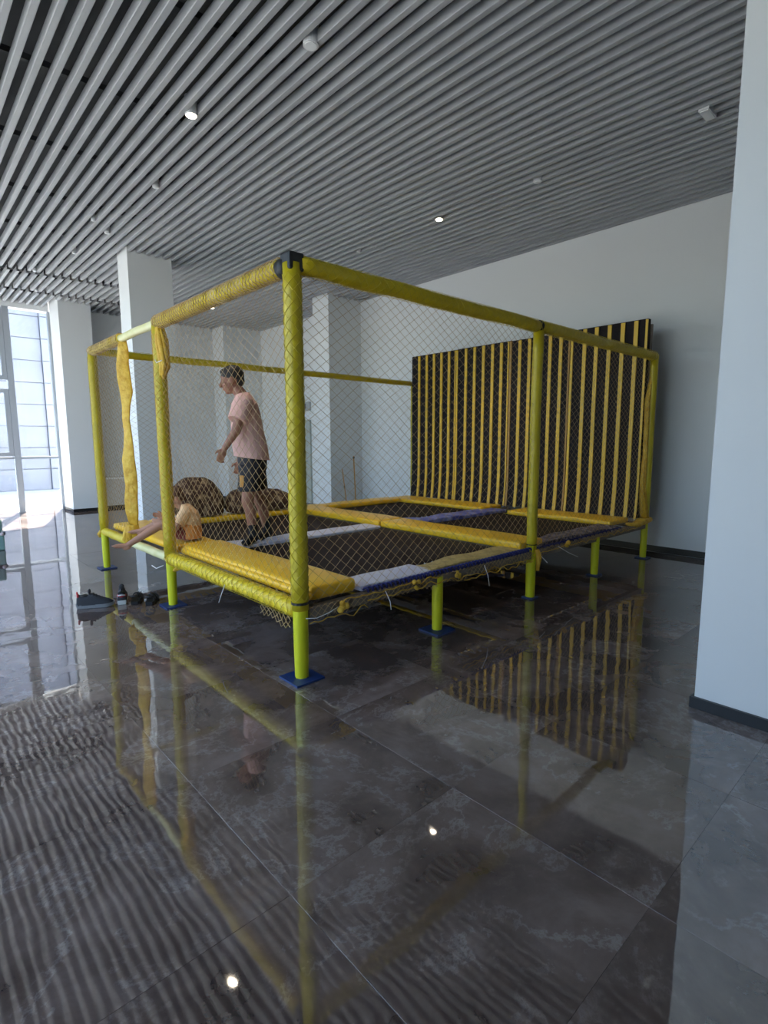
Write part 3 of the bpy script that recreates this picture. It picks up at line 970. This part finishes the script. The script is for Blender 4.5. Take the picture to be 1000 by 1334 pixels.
# hair cap
m = MB()
m.ball(q(-.022, 0, .048), (.104*1.05, .086*1.05, .086*1.05), 20, 14, hrot)
m.ball(q(-.062, 0, -.005), (.056, .070, .070), 14, 10, hrot)
m.ball(q(.038, 0, .090), (.046, .058, .026), 14, 8, hrot)
hair = m.build('hair', MT['hair'], man); remesh(hair, .006, 2)
for k in (1, -1):
    m = MB(); m.ball(q(.082, k*.030, .002), .006, 8, 6); m.build('eye', MT['black'], man, True)
# shirt
m = MB()
m.loft([((-.005, 0, 1.285), (.168, 0, .022), (0, .185, 0)), ((.01, 0, 1.40), (.168, 0, .01), (0, .182, 0)), ((.028, 0, 1.55), (.152, 0, 0), (0, .186, 0)),
        ((.042, 0, 1.70), (.142, 0, 0), (0, .205, 0)), ((.045, 0, 1.80), (.122, 0, 0), (0, .200, 0)), ((.055, 0, 1.86), (.085, 0, -.01), (0, .135, 0)), ((.068, 0, 1.897), (.068, 0, -.015), (0, .075, 0))])
for sy in (1, -1):
    a = Vector((.05, sy*.165, 1.81)); b_ = Vector((.115 if sy > 0 else .055, sy*.245, 1.635))
    d_ = (b_-a).normalized()
    m.ball((.053, sy*.172, 1.800), .092, 14, 10)
    xa = Vector((1, 0, 0)); xa = (xa-d_*xa.dot(d_)).normalized(); ya = d_.cross(xa)
    m.loft([(a, xa*.092, ya*.09), (a.lerp(b_, .5), xa*.090, ya*.082), (b_, xa*.088, ya*.076)])
shirt = m.build('shirt', MT['pink'], man); remesh(shirt, .006, 4)
# shorts
m = MB()
m.loft([((-.005, 0, 1.36), (.128, 0, 0), (0, .168, 0)), ((-.008, 0, 1.27), (.14, 0, 0), (0, .175, 0)), ((-.008, 0, 1.17), (.135, 0, 0), (0, .175, 0))])
for hp, kn, sy in ((LHp, LKn, 1), (RHp, RKn, -1)):
    a = Vector((hp[0], sy*.085, 1.22)); b_ = Vector(hp).lerp(Vector(kn), .70); b_.z = .975
    m.loft([(a, (.120, 0, 0), (0, .092, 0)), (a.lerp(b_, .5), (.112, 0, 0), (0, .092, 0)), (b_, (.108, 0, 0), (0, .095, 0))])
sh = m.build('shorts', MT['shorts'], man); remesh(sh, .007, 3)
m = MB(); m.box(.075, .115, .10, .175, 1.02, 1.13)
pm = m.build('hem_print', MT['print_'], man); remesh(pm, .006, 6)
for an in (LAn, RAn):
    a = Vector(an); m = MB()
    m.limb(a+Vector((.004, 0, .08)), a+Vector((-.012, 0, -.045)), .044, .043)
    m.limb(a+Vector((-.005, 0, -.048)), a+Vector((.06, .12, -.062)), .043, .036)
    m.ball(a+Vector((.066, .13, -.065)), (.042, .042, .028))
    o = m.build('sock', MT['sock'], man); remesh(o, .006, 3)

# child sitting hunched on the edge pad, legs out over the rail
CP = Vector((2.01, 4.94, 0))
nv = Vector((CP.x, CP.y, 0)).normalized()
kid = empty('person', CP, math.atan2(nv.x, -nv.y))
tag(kid, 'child in a peach and orange shirt sitting on the trampoline edge, legs stretched out', 'person')
m = MB()
q, hrot = head(m, (.075, -.01, .93), .80, R(40))
m.limb((.0, 0, .82), (.045, 0, .875), .040, .038)
m.loft([((-.02, 0, .56), (.08, 0, 0), (0, .105, 0)), ((-.035, 0, .68), (.075, 0, 0), (0, .10, 0)), ((-.02, 0, .79), (.065, 0, 0), (0, .105, 0)), ((.0, 0, .84), (.035, 0, 0), (0, .05, 0))])
for sy, kn, an, toe in ((1, (.22, .10, .70), (.50, .12, .535), (.61, .13, .525)), (-1, (.17, -.11, .72), (.40, -.14, .62), (.50, -.15, .60))):
    hp = Vector((.0, sy*.06, .59)); kn = Vector(kn); an = Vector(an); toe = Vector(toe)
    m.limb(hp, kn, .062, .040)
    m.limb(kn, kn.lerp(an, .35), .039, .037); m.limb(kn.lerp(an, .35), an, .037, .024)
    m.limb(an+Vector((-.01, 0, -.012)), an+Vector((.015, 0, -.022)), .024, .022)
    m.limb(an, toe+Vector((-.02, 0, .01)), .024, .019)
    for t in range(5):
        o_ = (t-2)*.0095*sy
        m.limb(toe+Vector((-.02, o_, .008)), toe+Vector((.014-abs(t-1)*.004, o_, .014)), .0075, .0058)
    shd = Vector((.0, sy*.11, .79)); el = Vector((.10, sy*.15, .66)); wr = Vector((.20, sy*.12, .735 if sy > 0 else .76))
    m.limb(shd, el, .034, .027); m.limb(el, wr, .026, .019)
    hand(m, wr, (.9, -.1*sy, .1), (.1, 0, 1), (.1, -sy, -.3), .115, .5)
cb = m.build('body', MT['skin2'], kid); remesh(cb, .005, 3)
m = MB()
m.ball(q(-.022, 0, .045), (.106*.8, .088*.8, .090*.8), 20, 14, hrot)
m.ball(q(-.058, 0, -.012), (.046, .060, .058), 14, 10, hrot)
m.ball(q(.045, 0, .092), (.040, .050, .026), 14, 8, hrot)
hh = m.build('hair', MT['hair2'], kid); remesh(hh, .005, 2)
m = MB()
m.loft([((-.035, 0, .675), (.100, 0, .02), (0, .132, 0)), ((-.035, 0, .74), (.095, 0, .01), (0, .130, 0)), ((-.025, 0, .80), (.082, 0, 0), (0, .125, 0)), ((-.008, 0, .85), (.055, 0, 0), (0, .08, 0)), ((.006, 0, .872), (.042, 0, 0), (0, .05, 0))])
for sy in (1, -1):
    a = Vector((-.005, sy*.095, .80)); b_ = Vector((.06, sy*.145, .70))
    m.ball(a, .052); m.tube([a, a.lerp(b_, .5), b_], [.052, .05, .048], 14)
s_ = m.build('shirt', MT['peach'], kid); remesh(s_, .005, 4)
m = MB()
m.loft([((-.022, 0, .555), (.112, 0, 0), (0, .135, 0)), ((-.03, 0, .62), (.108, 0, .01), (0, .134, 0)), ((-.035, 0, .69), (.102, 0, .02), (0, .134, 0))])
s_ = m.build('shirt_lower_half', MT['orange'], kid); remesh(s_, .005, 4)
s_['label'] = 'darker orange lower half of the shirt'
m = MB()
m.loft([((-.01, 0, .553), (.108, 0, 0), (0, .132, 0)), ((-.015, 0, .60), (.105, 0, 0), (0, .13, 0))])
for sy, kn in ((1, (.20, .10, .665)), (-1, (.17, -.11, .72))):
    m.limb((.0, sy*.06, .60), Vector((.0, sy*.06, .60)).lerp(Vector(kn), .55), .066, .054)
s_ = m.build('shorts', MT['maroon'], kid); remesh(s_, .005, 3)

# ------------------------------------------------------------------ shoes on the floor
def sneaker(loc, rz, label, trim, up, solem, back_red=False):
    e_ = empty('sneaker', (loc[0], loc[1], 0), rz); tag(e_, label, 'shoe', None)
    m = MB()   # sole: x forward, heel at -.13
    prof = [(-.135, .030), (-.10, .038), (-.03, .034), (.04, .044), (.10, .046), (.14, .030), (.152, .012)]
    n = 2
    pts = [(x, y) for x, y in prof]+[(x, -y) for x, y in reversed(prof)]
    for z0, z1, k0, k1 in ((.002, .034, 1.0, 1.06),):
        N_ = len(pts)
        vs = [(x*k0, y*k0, z0+(.008 if x > .13 else 0)) for x, y in pts]+[(x*k1, y*k1, z1+(.010 if x > .1 else 0)+(.008 if x < -.1 else 0)) for x, y in pts]
        m.add(vs, [tuple(range(N_-1, -1, -1)), tuple(range(N_, 2*N_))]+[(i, (i+1) % N_, N_+(i+1) % N_, N_+i) for i in range(N_)])
    so = m.build('sole', MT[solem], e_); smooth_angle(so, 50)
    m = MB()
    rings = [(-.136, .030, .070, .02), (-.122, .038, .092, 0), (-.09, .040, .082, 0), (-.05, .040, .086, 0), (-.015, .040, .100, 0), (.02, .043, .082, 0), (.07, .046, .056, 0), (.115, .042, .040, 0), (.15, .020, .02, .0)]
    vs = []; fs = []
    K = 12
    for (x, hw, ht, _) in rings:
        for k in range(K+1):
            a = PI*k/K
            vs.append((x, hw*math.cos(a), .030+ht*math.sin(a)**.8))
    for i in range(len(rings)-1):
        for k in range(K):
            fs.append((i*(K+1)+k, i*(K+1)+k+1, (i+1)*(K+1)+k+1, (i+1)*(K+1)+k))
    fs.append(tuple(range(K+1))); fs.append(tuple((len(rings)-1)*(K+1)+k for k in range(K+1)))
    m.add(vs, fs); m.build('upper', MT[up], e_, True)
    m = MB(); m.ball((-.078, 0, .110), (.040, .027, .012), 14, 6); m.build('opening', MT['black'], e_, True)
    m = MB()
    m.tube([(-.122, -.026, .105), (-.13, 0, .125), (-.122, .026, .105)], .009, 8); m.ball((-.132, 0, .135), (.008, .008, .016), 8, 6)
    m.build('heel_tab', MT[trim], e_, True)
    for k in range(4):
        m = MB(); x = -.005+k*.022; z = .124-k*.013
        m.tube([(x, -.026, z-.008), (x+.004, 0, z+.006), (x, .026, z-.008)], .0042, 6); m.build('lace', MT['black'], e_, True)
    m = MB(); m.ball((-.034, 0, .142), (.012, .024, .026), 10, 6); m.build('tongue', MT[up], e_, True)
    if back_red:
        m = MB(); m.ball((-.112, 0, .080), (.030, .041, .022), 14, 8); m.build('heel_panel', MT['red'], e_, True)
        m = MB(); m.tube([(-.138, -.03, .088), (-.146, 0, .092), (-.138, .03, .088)], .006, 6); m.build('heel_stripe', MT['whitesole'], e_, True)
    return e_
def sandal(loc, rz, label):
    e_ = empty('sandal', (loc[0], loc[1], 0), rz); tag(e_, label, 'shoe', None)
    m = MB()
    prof = [(-.12, .026), (-.09, .036), (-.02, .032), (.04, .042), (.09, .042), (.12, .022)]
    pts = prof+[(x, -y) for x, y in reversed(prof)]
    N_ = len(pts)
    vs = [(x, y, .002) for x, y in pts]+[(x*1.03, y*1.05, .030) for x, y in pts]
    m.add(vs, [tuple(range(N_-1, -1, -1)), tuple(range(N_, 2*N_))]+[(i, (i+1) % N_, N_+(i+1) % N_, N_+i) for i in range(N_)])
    m.build('sole', MT['strap'], e_)
    def stp(x, w_, hgt, tw, lean=0):
        m = MB()
        K = 10
        vs = []
        for k in range(K+1):
            a = PI*k/K
            for dx in (-tw/2, tw/2):
                for rr in (1, .90):
                    vs.append((x+dx+lean*math.sin(a), w_*math.cos(a)*rr, .026+hgt*math.sin(a)*rr))
        fs = []
        for k in range(K):
            a = k*4
            fs += [(a, a+2, a+6, a+4), (a+1, a+5, a+7, a+3), (a, a+4, a+5, a+1), (a+2, a+3, a+7, a+6)]
        m.add(vs, fs); m.build('strap', MT['strap'], e_, True)
    stp(.06, .043, .040, .034); stp(.015, .038, .056, .030, -.01); stp(-.06, .034, .070, .028, .02)
    m = MB(); m.tube([(-.06, .034, .06), (-.105, .028, .075), (-.122, 0, .080), (-.105, -.028, .075), (-.06, -.034, .06)], .010, 6); m.build('heel_strap', MT['strap'], e_, True)
    m = MB(); m.ball((.035, -.030, .075), (.012, .006, .010), 8, 6); m.build('buckle', MT['sole'], e_, True)
    return e_
sneaker((1.235, 5.14), R(-25), 'dark grey sneaker with red lining, leftmost shoe on the floor', 'red', 'shoe_grey', 'sole')
sneaker((1.475, 5.17), R(72), 'black sneaker with a red heel, seen from behind, beside the sandals', 'black', 'shoe_grey', 'whitesole', True)
sandal((1.57, 5.07), R(62), 'black strapped sandal standing right beside the red-heeled sneaker')
sandal((1.665, 4.955), R(58), 'black strapped sandal nearest the yellow entrance post')

# ------------------------------------------------------------------ brown heaps behind the trampoline
def heap(loc, parts, label, seed):
    e_ = empty('cloth_heap', loc); tag(e_, label, 'heap', 'brown cloth heaps on the far edge of the trampoline')
    m = MB()
    for c, r_ in parts: m.ball(c, r_, 22, 14)
    mn = 0
    vs = []
    for v in m.v:
        p = Vector(v); d = noise.noise(p*7+Vector((seed, 0, 0)))*.03
        p += Vector((d, d*.6, d)); p.z = max(.002, p.z); vs.append(tuple(p))
    m.v = vs
    o = m.build('cloth_folds', MT['bundle'], e_, True); remesh(o, .016, 14)
heap((2.78, 6.43, .53), [((-.13, 0, .20), (.20, .17, .285)), ((-.03, 0, .22), (.20, .17, .28)), ((.06, 0, .22), (.19, .17, .27)), ((.13, 0, .14), (.20, .17, .26)), ((.16, 0, .10), (.16, .16, .22))], 'taller brown mottled cloth heap on the far edge pad, seen beside the child', 1)
heap((3.64, 6.42, .53), [((-.32, 0, .10), (.20, .16, .20)), ((-.18, 0, .11), (.22, .16, .20)), ((.10, 0, .10), (.22, .16, .19)), ((-.05, 0, .10), (.26, .17, .18)), ((.24, 0, .08), (.22, .17, .19))], 'lower wide brown mottled heap on the far edge pad behind the adult legs', 4)
